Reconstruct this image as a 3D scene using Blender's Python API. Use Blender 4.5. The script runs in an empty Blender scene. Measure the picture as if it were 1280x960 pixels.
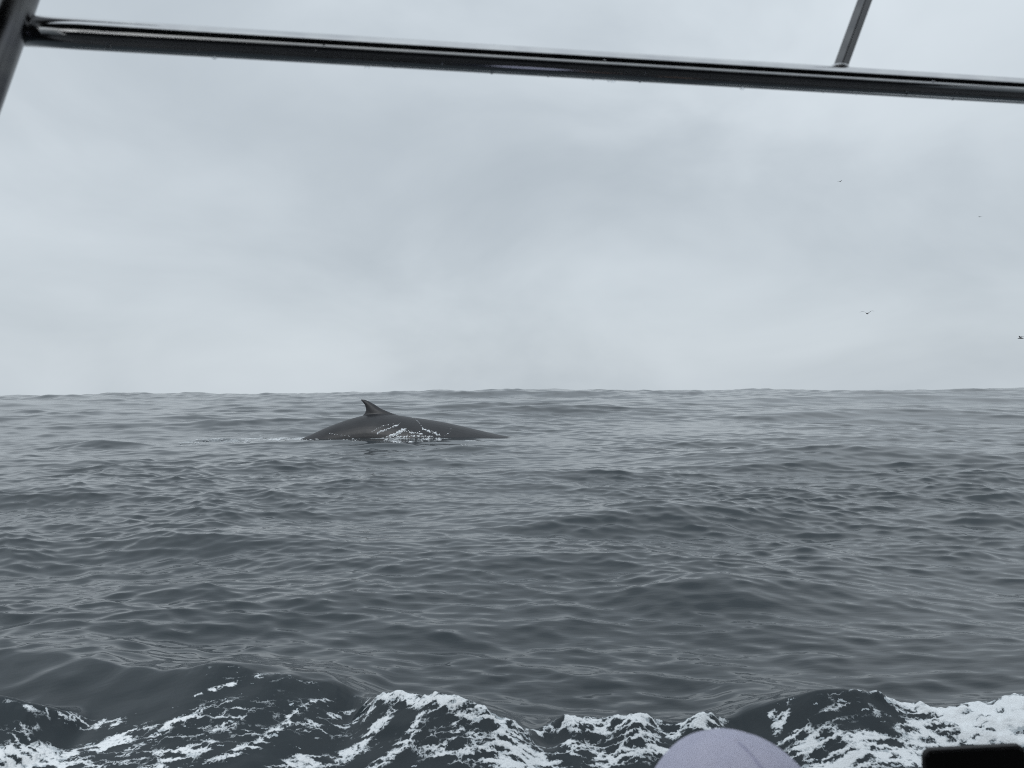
import bpy, bmesh, math, random
import numpy as np
from mathutils import Vector, Matrix
from mathutils.bvhtree import BVHTree

R = math.radians
rng = np.random.default_rng(11)
random.seed(5)
S = bpy.context.scene
COL = S.collection

# ------------------------------------------------------------------ camera
CAM_H = 1.55            # eye height above the mean water level, low open boat
FPX = 967.0             # focal length in pixels of the 1280 px wide photograph
PITCH, ROLL = R(0.72), R(-0.45)
cd = bpy.data.cameras.new('camera')
cd.sensor_width = 9.8
cd.lens = 9.8 * FPX / 1280
cd.clip_start = 0.05
cd.clip_end = 20000
cd.dof.use_dof = True
cd.dof.focus_distance = 26
cd.dof.aperture_fstop = 1.9
cam = bpy.data.objects.new('camera', cd)
COL.objects.link(cam)
CAMROT = Matrix.Rotation(R(90) + PITCH, 3, 'X') @ Matrix.Rotation(ROLL, 3, 'Z')
cam.matrix_world = Matrix.Translation((0, 0, CAM_H)) @ CAMROT.to_4x4()
S.camera = cam

def ray(px, py):
    return (CAMROT @ Vector(((px - 640) / FPX, (480 - py) / FPX, -1.0)))

def at_z(px, py, z):
    d = ray(px, py)
    t = (z - CAM_H) / d.z
    return Vector((0, 0, CAM_H)) + d * t

def at_y(px, py, y):
    d = ray(px, py)
    return Vector((0, 0, CAM_H)) + d * (y / d.y)

CR = np.array(CAMROT)
def project(P):
    """world points (n,3) -> photograph pixels and depth"""
    q = (P - np.array([0, 0, CAM_H])) @ CR
    d = -q[:, 2]
    dd = np.where(np.abs(d) < 1e-6, 1e-6, d)
    return 640 + FPX * q[:, 0] / dd, 480 - FPX * q[:, 1] / dd, d

# ------------------------------------------------------------------ world: flat overcast
W = bpy.data.worlds.new('World')
S.world = W
W.use_nodes = True
nt = W.node_tree
nt.nodes.clear()
def N(tree, t, **kw):
    n = tree.nodes.new(t)
    for k, v in kw.items():
        setattr(n, k, v)
    return n
SUN_EL, SUN_AZ = R(26), R(195)      # behind the boat, veiled by cloud
sky = N(nt, 'ShaderNodeTexSky', sky_type='NISHITA', sun_disc=False, sun_elevation=SUN_EL,
        sun_rotation=SUN_AZ, air_density=1.0, dust_density=3.0, ozone_density=1.0)
bg1 = N(nt, 'ShaderNodeBackground'); bg1.inputs[1].default_value = 0.07
nt.links.new(sky.outputs[0], bg1.inputs[0])
tc = N(nt, 'ShaderNodeTexCoord')
mp = N(nt, 'ShaderNodeMapping'); mp.inputs['Scale'].default_value = (1.0, 1.0, 1.9)
mp.inputs['Location'].default_value = (0.35, 0.2, 0.55)
nt.links.new(tc.outputs['Generated'], mp.inputs[0])
n1 = N(nt, 'ShaderNodeTexNoise'); n1.inputs['Scale'].default_value = 2.6
n1.inputs['Detail'].default_value = 5; n1.inputs['Roughness'].default_value = 0.5
n1.inputs['Distortion'].default_value = 0.35
nt.links.new(mp.outputs[0], n1.inputs[0])
cr = N(nt, 'ShaderNodeValToRGB')
cr.color_ramp.interpolation = 'B_SPLINE'
cr.color_ramp.elements[0].position = 0.30; cr.color_ramp.elements[0].color = (0.455, 0.512, 0.562, 1)
cr.color_ramp.elements[1].position = 0.68; cr.color_ramp.elements[1].color = (0.685, 0.75, 0.80, 1)
acc = n1.outputs[0]
for px_, py_, w_, g_ in ((600, 200, .34, -.12), (820, 270, .26, -.06), (110, 300, .22, .10), (1000, 225, .20, .10), (650, 385, .30, .05), (1150, 60, .25, .05), (200, 90, .3, -.04)):
    d_ = ray(px_, py_).normalized()         # a cloud bank lying in this direction
    sb = N(nt, 'ShaderNodeVectorMath', operation='SUBTRACT'); nt.links.new(tc.outputs['Generated'], sb.inputs[0]); sb.inputs[1].default_value = d_
    nz = N(nt, 'ShaderNodeVectorMath', operation='MULTIPLY_ADD'); nt.links.new(n1.outputs['Color'], nz.inputs[0]); nz.inputs[1].default_value = (.35, .35, .35)
    nt.links.new(sb.outputs[0], nz.inputs[2])
    of = N(nt, 'ShaderNodeVectorMath', operation='SUBTRACT'); nt.links.new(nz.outputs[0], of.inputs[0]); of.inputs[1].default_value = (.175, .175, .175)
    sc_ = N(nt, 'ShaderNodeVectorMath', operation='MULTIPLY'); nt.links.new(of.outputs[0], sc_.inputs[0]); sc_.inputs[1].default_value = (1, 1, 2.0)
    le = N(nt, 'ShaderNodeVectorMath', operation='LENGTH'); nt.links.new(sc_.outputs[0], le.inputs[0])
    rg = N(nt, 'ShaderNodeMapRange', interpolation_type='SMOOTHSTEP'); nt.links.new(le.outputs['Value'], rg.inputs[0])
    rg.inputs[1].default_value = 0; rg.inputs[2].default_value = w_ * 1.5; rg.inputs[3].default_value = g_; rg.inputs[4].default_value = 0
    ad = N(nt, 'ShaderNodeMath', operation='ADD'); nt.links.new(acc, ad.inputs[0]); nt.links.new(rg.outputs[0], ad.inputs[1]); acc = ad.outputs[0]
nt.links.new(acc, cr.inputs[0])
bg2 = N(nt, 'ShaderNodeBackground')
sx = N(nt, 'ShaderNodeSeparateXYZ'); nt.links.new(tc.outputs['Generated'], sx.inputs[0])
mz = N(nt, 'ShaderNodeMath', operation='MAXIMUM'); nt.links.new(sx.outputs['Z'], mz.inputs[0]); mz.inputs[1].default_value = 0
mq = N(nt, 'ShaderNodeMath', operation='POWER'); nt.links.new(mz.outputs[0], mq.inputs[0]); mq.inputs[1].default_value = 2
ms = N(nt, 'ShaderNodeMath', operation='MULTIPLY_ADD'); nt.links.new(mq.outputs[0], ms.inputs[0]); ms.inputs[1].default_value = 0.6; ms.inputs[2].default_value = 1.0
nt.links.new(ms.outputs[0], bg2.inputs[1])      # overcast sky grows brighter towards the zenith
nt.links.new(cr.outputs[0], bg2.inputs[0])
mx = N(nt, 'ShaderNodeMixShader'); mx.inputs[0].default_value = 0.93
nt.links.new(bg1.outputs[0], mx.inputs[1]); nt.links.new(bg2.outputs[0], mx.inputs[2])
wo = N(nt, 'ShaderNodeOutputWorld')
nt.links.new(mx.outputs[0], wo.inputs[0])

sd = bpy.data.lights.new('sun', 'SUN')
sd.energy = 0.9; sd.angle = R(26); sd.color = (0.97, 0.985, 1.0)
sun = bpy.data.objects.new('sun', sd)
COL.objects.link(sun)
sun_dir = Vector((math.sin(SUN_AZ) * math.cos(SUN_EL), math.cos(SUN_AZ) * math.cos(SUN_EL), math.sin(SUN_EL)))
sun.rotation_euler = sun_dir.to_track_quat('Z', 'Y').to_euler()
sun.location = (0, -4, 12)

S.view_settings.view_transform = 'Standard'
S.view_settings.look = 'None'
S.view_settings.exposure = 0
S.view_settings.gamma = 1
S.cycles.use_denoising = False
S.cycles.filter_width = 1.0
S.cycles.max_bounces = 6
S.cycles.caustics_reflective = False
S.cycles.caustics_refractive = False

# ------------------------------------------------------------------ helpers
def tag(o, label=None, cat=None, group=None, kind=None):
    if label: o['label'] = label
    if cat: o['category'] = cat
    if group: o['group'] = group
    if kind: o['kind'] = kind
    return o

def mesh_obj(name, me, mat, parent=None, smooth=True):
    o = bpy.data.objects.new(name, me)
    COL.objects.link(o)
    if mat: me.materials.append(mat)
    if smooth:
        me.polygons.foreach_set('use_smooth', np.ones(len(me.polygons), dtype=bool))
    if parent: o.parent = parent
    return o

def bm_obj(name, bm, mat, parent=None, smooth=True):
    me = bpy.data.meshes.new(name)
    bm.normal_update()
    bm.to_mesh(me); bm.free()
    return mesh_obj(name, me, mat, parent, smooth)

def empty(name, loc=(0, 0, 0), rz=0):
    o = bpy.data.objects.new(name, None)
    o.empty_display_size = 0.2
    COL.objects.link(o)
    o.location = loc; o.rotation_euler = (0, 0, rz)
    return o

def material(name):
    m = bpy.data.materials.new(name)
    m.use_nodes = True
    t = m.node_tree
    return m, t, t.nodes['Principled BSDF']

def noisy(name, c0, c1, scale, rough=(0.4, 0.6), metallic=0.0, bump=0.0, bscale=None, detail=5):
    m, t, p = material(name)
    co = N(t, 'ShaderNodeTexCoord')
    n = N(t, 'ShaderNodeTexNoise'); n.inputs['Scale'].default_value = scale; n.inputs['Detail'].default_value = detail
    t.links.new(co.outputs['Object'], n.inputs[0])
    r = N(t, 'ShaderNodeValToRGB')
    r.color_ramp.elements[0].position = 0.35; r.color_ramp.elements[1].position = 0.68
    r.color_ramp.elements[0].color = (*c0, 1); r.color_ramp.elements[1].color = (*c1, 1)
    t.links.new(n.outputs[0], r.inputs[0]); t.links.new(r.outputs[0], p.inputs['Base Color'])
    mr = N(t, 'ShaderNodeMapRange'); mr.inputs[1].default_value = 0.35; mr.inputs[2].default_value = 0.68
    mr.inputs[3].default_value = rough[0]; mr.inputs[4].default_value = rough[1]
    t.links.new(n.outputs[0], mr.inputs[0]); t.links.new(mr.outputs[0], p.inputs['Roughness'])
    p.inputs['Metallic'].default_value = metallic
    if bump:
        nb = N(t, 'ShaderNodeTexNoise'); nb.inputs['Scale'].default_value = bscale or scale * 4
        nb.inputs['Detail'].default_value = 6
        t.links.new(co.outputs['Object'], nb.inputs[0])
        b = N(t, 'ShaderNodeBump'); b.inputs['Strength'].default_value = bump; b.inputs['Distance'].default_value = 0.01
        t.links.new(nb.outputs[0], b.inputs['Height']); t.links.new(b.outputs[0], p.inputs['Normal'])
    return m

_perm = rng.permutation(4096).astype(np.int64)
_gang = (rng.random(4096) * 2 * np.pi).astype(np.float32)
_gx, _gy = np.cos(_gang), np.sin(_gang)
def pnoise(x, y, seed=0):
    x = x + seed * 37.17; y = y - seed * 19.31
    xi = np.floor(x).astype(np.int64); yi = np.floor(y).astype(np.int64)
    fx = (x - xi).astype(np.float32); fy = (y - yi).astype(np.float32)
    def g(ix, iy, dx, dy):
        h = _perm[(ix + _perm[iy & 4095]) & 4095]
        return _gx[h] * dx + _gy[h] * dy
    u = fx * fx * fx * (fx * (fx * 6 - 15) + 10); v = fy * fy * fy * (fy * (fy * 6 - 15) + 10)
    a = g(xi, yi, fx, fy); b = g(xi + 1, yi, fx - 1, fy)
    c = g(xi, yi + 1, fx, fy - 1); d = g(xi + 1, yi + 1, fx - 1, fy - 1)
    return (a + u * (b - a)) * (1 - v) + (c + u * (d - c)) * v
def fbm(x, y, oct=4, seed=0, gain=0.5):
    s = 0; a = 1.0
    for i in range(oct):
        s = s + a * pnoise(x * 2 ** i, y * 2 ** i, seed + i * 3)
        a *= gain
    return s
def sstep(a, b, x):
    t = np.clip((x - a) / (b - a), 0, 1)
    return t * t * (3 - 2 * t)

# ------------------------------------------------------------------ boat footprint (needed to cut the water)
YAW = R(8.9)
cy, sy = math.cos(YAW), math.sin(YAW)
def to_boat(x, y):
    return cy * x + sy * y, -sy * x + cy * y
HULL_C = 0.18           # centre line of the hull in boat coordinates
def half_beam(lx):
    """half width of the hull at the gunwale along its length"""
    lx = np.asarray(lx, dtype=float)
    b = np.where(lx < 1.2, 1.12 - 0.012 * (1.2 - lx) ** 2 * 0.6, 1.12 * np.sqrt(np.clip(1 - ((lx - 1.2) / 3.0) ** 2, 0, 1)))
    return b

# ------------------------------------------------------------------ sea
def build_sea():
    # rings get wider with distance, columns are fine where the whale watchers look
    r = [1.0]
    while r[-1] < 9000:
        q = r[-1]
        g = 0.02 if q < 2.3 else 0.0030 if q < 16 else 0.0036 if q < 40 else 0.0046 if q < 80 else 0.0062 if q < 230 else 0.012 if q < 500 else 0.03
        r.append(q * (1 + g))
    r = np.array(r)
    fine = np.radians(np.linspace(-37, 37, 840))
    coarse = np.radians(np.linspace(37, 323, 80)[1:-1])
    az = np.concatenate([fine, coarse])
    nr, na = len(r), len(az)
    rr, aa = np.meshgrid(r, az, indexing='ij')
    X0 = (rr * np.sin(aa)).astype(np.float32); Y0 = (rr * np.cos(aa)).astype(np.float32)
    dr = np.gradient(r)
    # wave components: equal steepness per octave, waves running towards the boat
    lam, stp = [], []
    PER = 24
    lo, hi = 0.095, 110.0
    noct = math.log2(hi / lo)
    nw = int(noct * PER)
    L = lo * 2 ** (np.arange(nw) / PER + rng.random(nw) / PER)
    slope = np.interp(np.log2(L), np.log2([0.10, 0.15, 0.25, 0.4, 0.7, 1.2, 2, 4, 8, 14, 30, 60, 110]),
                      [0.085, 0.108, 0.104, 0.084, 0.066, 0.056, 0.052, 0.044, 0.035, 0.030, 0.026, 0.020, 0.014])
    ak = slope * np.sqrt(2.0 / PER)
    k = 2 * np.pi / L
    a = ak / k
    spread = np.interp(np.log2(L), np.log2([0.1, 1, 8, 110]), [30, 38, 32, 17])
    mean = np.interp(np.log2(L), np.log2([0.1, 1, 8, 110]), [262, 258, 268, 281])
    th = np.radians(mean + spread * rng.standard_normal(nw))
    ph = rng.random(nw) * 2 * np.pi
    Z = np.zeros_like(X0); DX = np.zeros_like(X0); DY = np.zeros_like(X0)
    # gusts: the small waves come in patches
    gust = 1.0 + 0.9 * fbm(X0 / 7.0, Y0 / 11.0, 3, 2) + 0.5 * pnoise(X0 / 40, Y0 / 60, 7)
    gust = np.clip(gust, 0.5, 1.35).astype(np.float32)
    lx, ly = to_boat(X0, Y0)
    # the boat's own wash smooths the ripples beside the hull
    near = (1 - sstep(3.9, 5.2, rr))
    calm = 1 - near * (0.3 + 0.4 * (1 - sstep(-1.6, -.2, X0)))
    mss = np.zeros(nr)
    for i in range(nw):
        w = np.clip((L[i] / dr - 2.5) / 2.5, 0, 1)
        n_ok = int(np.searchsorted(-w, 0, side='left')) if (w <= 0).any() else nr
        n_ok = int(np.argmax(w <= 0)) if (w <= 0).any() else nr
        mss += 0.5 * ak[i] ** 2 * (1 - w ** 2)
        if n_ok < 2: continue
        s_ = slice(0, n_ok)
        ww = (w[s_, None] * a[i]).astype(np.float32)
        if L[i] < 3:
            ww = ww * gust[s_] * calm[s_].astype(np.float32)
        if L[i] > 0.7:
            ww = ww * (1 - 0.8 * near[s_]).astype(np.float32)
        if L[i] < 3:
            pass
        elif L[i] > 6:
            f = min(1, (L[i] - 6) / 10)
            ww = ww * (1 - f * (1 - sstep(8, 55, r[s_, None]))).astype(np.float32)
        t = (k[i] * math.cos(th[i]) * X0[s_] + k[i] * math.sin(th[i]) * Y0[s_] + ph[i]).astype(np.float32)
        Z[s_] += ww * np.cos(t)
        sn = ww * np.sin(t)
        DX[s_] -= 1.1 * math.cos(th[i]) * sn
        DY[s_] -= 1.1 * math.sin(th[i]) * sn
    Z = np.where(Z > 0, Z * 1.08, Z * 0.95)
    # the whale's bulk and slick flatten the water round it
    wc = at_z(515, 546, 0)
    Z *= 1 - 0.88 * np.exp(-((X0 - wc.x) / 5.5) ** 2 - ((Y0 - wc.y + .5) / 4.0) ** 2)
    Z += 0.055 * np.exp(-((X0 - wc.x) / 6.5) ** 2 - ((Y0 - wc.y + .5) / 3.0) ** 2)

    foam = np.zeros_like(X0)
    lump = np.zeros_like(X0)
    # --- hand-placed swells seen in the photograph: (px, py, crest height, half length, half width)
    for px, py, h, hl, hw in SWELLS:
        c = at_z(px, py, h)
        d2 = ((X0 - c.x) / hl) ** 2 + ((Y0 - c.y) / np.where(Y0 > c.y, hw * 1.4, hw)) ** 2
        Z += h * np.exp(-d2)
    # --- the boat's wash: crest lines running along the hull
    # --- the big swell beyond the whale that makes the skyline: (px, rise above eye level in px, half length m)
    D = 150.0
    ridge = 1.42 + 0.16 * fbm(X0 / 30, Y0 / 90, 3, 51, 0.55) + 0.26 * fbm(X0 / 5, Y0 / 14, 3, 57, 0.6)
    for px, up, hl in SKYLINE:
        c = at_y(px, 492, D)
        ridge = ridge + (up * D / FPX) * np.exp(-((X0 - c.x) / hl) ** 2)
    prof = np.exp(-((rr * np.cos(np.clip(aa, -1.2, 1.2)) - D) / 48) ** 2) * (np.cos(aa) > 0.3)
    Z += ridge * prof
    H = np.zeros_like(X0); Hn = np.zeros_like(X0)
    for cl in CRESTS:
        K = [p if len(p) > 4 else (*p, *cl['shape']) for p in cl['pts']]
        pts = np.array([tuple(at_z(p[0], p[1], p[2])) for p in K])
        o = np.argsort(pts[:, 0]); xs = pts[o, 0]
        Kx = np.array([p[2:] for p in K])[o]
        wob = 0.025 * pnoise(X0 * 3, Y0 * 3, 21)
        xq = np.linspace(xs[0], xs[-1], 400)
        ker = np.hanning(23); ker /= ker.sum()
        def along(v):
            q = np.interp(xq, xs, v); q = np.convolve(np.pad(q, 11, mode='edge'), ker, mode='valid')
            return np.interp(X0 + wob, xq, q)
        yc = along(pts[o, 1]) + 0.03 * pnoise(X0 * 3, Y0 * 2, 5)
        amp, fo, wb, wf, fw = (along(Kx[:, c]) for c in range(5))
        amp = amp * (1 + 0.10 * pnoise(X0 * 5, Y0 * 5, 8))
        e = cl['end']
        ends = sstep(xs[0] - e, xs[0] + e, X0) * (1 - sstep(xs[-1] - e, xs[-1] + e, X0))
        d = Y0 - yc
        prof = np.where(d > 0, np.exp(-(np.abs(d) / wb) ** 1.5), np.exp(-(np.abs(d) / wf) ** 1.35))
        prof = prof - 0.22 * np.exp(-((d + 2.2 * wf) / (0.9 * wf)) ** 2)
        h_ = amp * prof * ends
        H = H + np.clip(h_, 0, None) ** 4; Hn = np.minimum(Hn, h_)
        line = np.exp(-((d + 0.25 * fw) / np.where(d > -0.25 * fw, fw * 0.55, fw * 1.6)) ** 2) * fo * ends
        foam = np.maximum(foam, line)
        lump = np.maximum(lump, line)
    Z = Z + H ** 0.25 + Hn * (H < 1e-6)
    # --- froth patches lying on the wash: (px, py, radius along, radius across, degrees, amount)
    shp = X0.shape
    cov = np.zeros_like(X0)
    for px, py, ra, rb, ang, f in FROTH:
        # walk down the sight line to the water it meets
        d = ray(px, py); c = None
        for t in np.arange(2.4, 6, 0.02):
            p = Vector((0, 0, CAM_H)) + d * t
            rad = math.hypot(p.x, p.y); ang_ = math.atan2(p.x, p.y)
            ii = min(nr - 1, int(np.searchsorted(r, rad))); jj = int(np.clip(np.searchsorted(fine, ang_), 0, len(fine) - 1))
            if p.z <= Z[ii, jj]:
                c = p; break
        if c is None: continue
        ca, sa = math.cos(R(ang)), math.sin(R(ang))
        ex = X0 - c.x; ey = Y0 - c.y
        u = (ca * ex + sa * ey) / (ra * 1.3); v = (-sa * ex + ca * ey) / (rb * 1.35)
        cov = np.maximum(cov, f * np.exp(-(u * u + v * v)))
    foam = np.maximum(foam, cov)
    lump = np.maximum(lump, cov * 0.22)
    # --- foam trail and rim round the whale
    for px, py, ra, rb, f in WHALE_FOAM:
        c = at_z(px, py, 0.0)
        foam = np.maximum(foam, f * np.exp(-((X0 - c.x) / ra) ** 2 - ((Y0 - c.y) / rb) ** 2))
    # froth stands proud of the water and is lumpy
    n_ = near > 0
    l1 = np.zeros_like(X0)
    l1[n_] = (0.5 + 0.9 * fbm(X0[n_] * 11, Y0[n_] * 11, 3, 31, 0.5))
    Z += np.clip(lump, 0, 1) ** 1.5 * 0.034 * l1
    l2 = np.zeros_like(X0)
    l2[n_] = fbm(X0[n_] * 27, Y0[n_] * 27, 3, 61, 0.6)
    Z += np.clip(lump * 1.3 - .2, 0, 1) * 0.009 * l2
    # chop thrown up inside the wash
    ch = np.zeros_like(X0)
    ch[n_] = fbm(X0[n_] * 5, Y0[n_] * 6, 2, 41, 0.5)
    Z += 0.012 * ch * near * (0.35 + 0.65 * sstep(-1.6, .2, X0))
    X = X0 + DX; Y = Y0 + DY
    rough = np.sqrt(np.sqrt(np.clip(mss * 0.04 + 0.00001, 0, 1)))
    rough = np.clip(rough, 0.03, 0.12)
    # --- mesh, leaving out what would lie inside the hull
    me = bpy.data.meshes.new('sea')
    V = np.stack([X, Y, Z], -1).reshape(-1, 3).astype(np.float32)
    i, j = np.meshgrid(np.arange(nr - 1), np.arange(na), indexing='ij')
    j2 = (j + 1) % na
    Q = np.stack([i * na + j, (i + 1) * na + j, (i + 1) * na + j2, i * na + j2], -1).reshape(-1, 4)
    inside = (np.abs(ly - HULL_C) < half_beam(lx) - 0.1) & (lx > -3.3) & (lx < 4.0)
    Q = Q[~inside.reshape(-1)[Q].any(1)]
    me.vertices.add(len(V)); me.vertices.foreach_set('co', V.ravel())
    me.loops.add(Q.size); me.loops.foreach_set('vertex_index', Q.ravel().astype(np.int32))
    me.polygons.add(len(Q)); me.polygons.foreach_set('loop_start', np.arange(0, Q.size, 4, dtype=np.int32))
    me.update(calc_edges=True)
    at1 = me.attributes.new('foam', 'FLOAT', 'POINT'); at1.data.foreach_set('value', foam.ravel().astype(np.float32))
    at2 = me.attributes.new('ripple_roughness', 'FLOAT', 'POINT')
    at2.data.foreach_set('value', np.repeat(rough, na).astype(np.float32))
    at3 = me.attributes.new('capillary', 'FLOAT', 'POINT')
    at3.data.foreach_set('value', np.repeat(1 - sstep(4.5, 15, r), na).astype(np.float32))
    return me, (r, fine, X, Y, Z)

# crest lines: photograph pixel, height above mean water (m), froth amount
CRESTS = [      # optional per point: back width, front width, froth width
    dict(pts=[(-200, 786, .14, 0), (0, 803, .19, 0), (120, 824, .20, 0), (200, 842, .20, 0), (262, 828, .27, .36), (340, 838, .25, .42),
              (405, 852, .20, .30), (480, 876, .06, .1)], shape=(.55, .36, .06), end=.2),
    dict(pts=[(-160, 862, .25, .3), (0, 874, .22, .30), (45, 882, .19, .5), (88, 897, .11, .45), (130, 910, .03, .2)], shape=(.22, .20, .035), end=.12),
    dict(pts=[(400, 890, .02, .1), (445, 874, .11, .3), (492, 869, .20, .85), (545, 867, .24, .95), (600, 884, .20, .9), (640, 896, .16, .95), (664, 914, .09, .6),
              (688, 901, .08, .4, .18, .18, .03), (718, 888, .17, 1.2, .16, .17, .05), (752, 901, .09, .45, .16, .17, .03), (790, 885, .19, 1.25, .16, .17, .055),
              (826, 903, .08, .4, .16, .17, .03), (850, 899, .11, .6, .16, .17, .04), (880, 886, .18, 1.2, .18, .18, .05), (912, 901, .09, .2, .25, .22, .02),
              (940, 884, .15, .1, .35, .27, .02), (985, 872, .21, .15, .40, .30, .02), (1045, 862, .27, .2, .40, .30, .02), (1100, 866, .26, .80, .40, .30, .022),
              (1138, 880, .20, .85, .35, .28, .03), (1165, 889, .18, 1.2, .30, .28, .09), (1210, 883, .20, 1.4, .30, .30, .15), (1280, 873, .24, 1.4, .30, .30, .17),
              (1400, 862, .26, 1.4, .3, .3, .17), (1650, 848, .2, .9, .3, .3, .17)], shape=(.30, .26, .038), end=.12),
]
FROTH = [
    (60, 945, .22, .05, 25, .85), (140, 930, .16, .05, 20, .85), (30, 960, .3, .06, 10, .9), (110, 908, .10, .03, 0, .7), (140, 905, .10, .03, 0, .7),
    (210, 912, .14, .025, 35, .85), (240, 897, .08, .018, 35, .8), (270, 865, .10, .012, 25, .75), (285, 905, .08, .02, 30, .72), (230, 945, .14, .05, 20, .8),
    (300, 940, .12, .03, 25, .8), (350, 915, .10, .025, 45, .8), (375, 890, .09, .02, 45, .72), (400, 880, .07, .018, 30, .7), (420, 895, .09, .02, 40, .78),
    (445, 903, .09, .02, 30, .8), (470, 885, .06, .02, 45, .85), (455, 930, .15, .035, 35, .9), (400, 955, .2, .04, 20, .9), (490, 945, .12, .03, 30, .8),
    (520, 905, .07, .02, 50, .72), (540, 890, .06, .02, 50, .62), (570, 905, .06, .02, 60, .66), (600, 905, .05, .02, 60, .6), (560, 930, .08, .025, 40, .7),
    (600, 945, .10, .03, 10, .78), (640, 930, .07, .10, 0, .95), (660, 945, .12, .07, 0, .95), (705, 935, .07, .03, 20, .85), (640, 955, .2, .04, 0, .9),
    (735, 905, .07, .035, 0, .82), (760, 910, .09, .03, 0, .8), (800, 900, .09, .04, 0, .85), (790, 925, .09, .03, 10, .8), (820, 940, .09, .03, 20, .8), (770, 950, .12, .03, 0, .8),
    (845, 922, .06, .02, 0, .8), (975, 907, .05, .025, 30, .85), (978, 885, .05, .025, 20, .66), (960, 895, .04, .015, 0, .6), (990, 925, .08, .015, 0, .75),
    (1010, 935, .12, .035, 5, .9), (1080, 930, .14, .03, 10, .95), (1050, 955, .2, .05, 0, .95), (1120, 945, .2, .05, 0, .98), (1150, 915, .12, .05, 25, .9),
    (1200, 910, .2, .09, 10, .92), (1260, 905, .2, .1, 0, .95), (1190, 950, .3, .06, 0, .98), (1330, 930, .4, .2, 0, .95), (1060, 890, .25, .10, 0, .40), (1130, 890, .1, .06, 0, .48),
    (330, 900, .6, .16, 0, .42), (120, 950, .6, .10, 0, .5), (560, 920, .3, .12, 0, .45), (780, 930, .4, .12, 0, .5),
]
# single swells one can pick out further off
SWELLS = [
    (132, 541.5, .34, 1.5, .6), (270, 540, .16, 1.2, .6), (30, 600, .22, 3.0, 1.2), (800, 628, .22, 2.0, .7), (1090, 560, .34, 4.0, 1.5),
    (560, 775, .065, .6, .3), (440, 743, .055, .7, .35), (905, 740, .07, .8, .35), (220, 730, .05, .7, .3), (300, 665, .09, 1.3, .5), (1240, 640, .10, 1.3, .5), (100, 800, .04, .5, .3), (700, 700, .05, .8, .35),
    (570, 557, .13, .7, .35), (488, 551, .13, .9, .3), (425, 549, .10, .9, .3), (600, 553, .08, .8, .3), (350, 550, .10, 1.0, .4),
]
SKYLINE = [(130, 3.6, 6.0), (203, 2.6, 4.0), (270, .8, 6), (560, .8, 14), (690, 1.6, 12), (900, 1.2, 10), (960, 2.2, 7), (1010, 2.0, 7), (1200, 1.0, 14)]
WHALE_FOAM = [(390 - i * 13, 544 + 2.5 * math.sin(i * 1.7), .5, .9, .74 - .02 * i) for i in range(13)] + \
             [(px, py, .5, .16, f) for px, py, f in [(420, 546, .68), (445, 548, .68), (475, 549, .75), (500, 549, .78), (525, 548, .75), (550, 549, .7), (590, 551, .7), (620, 551, .68)]]

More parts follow.
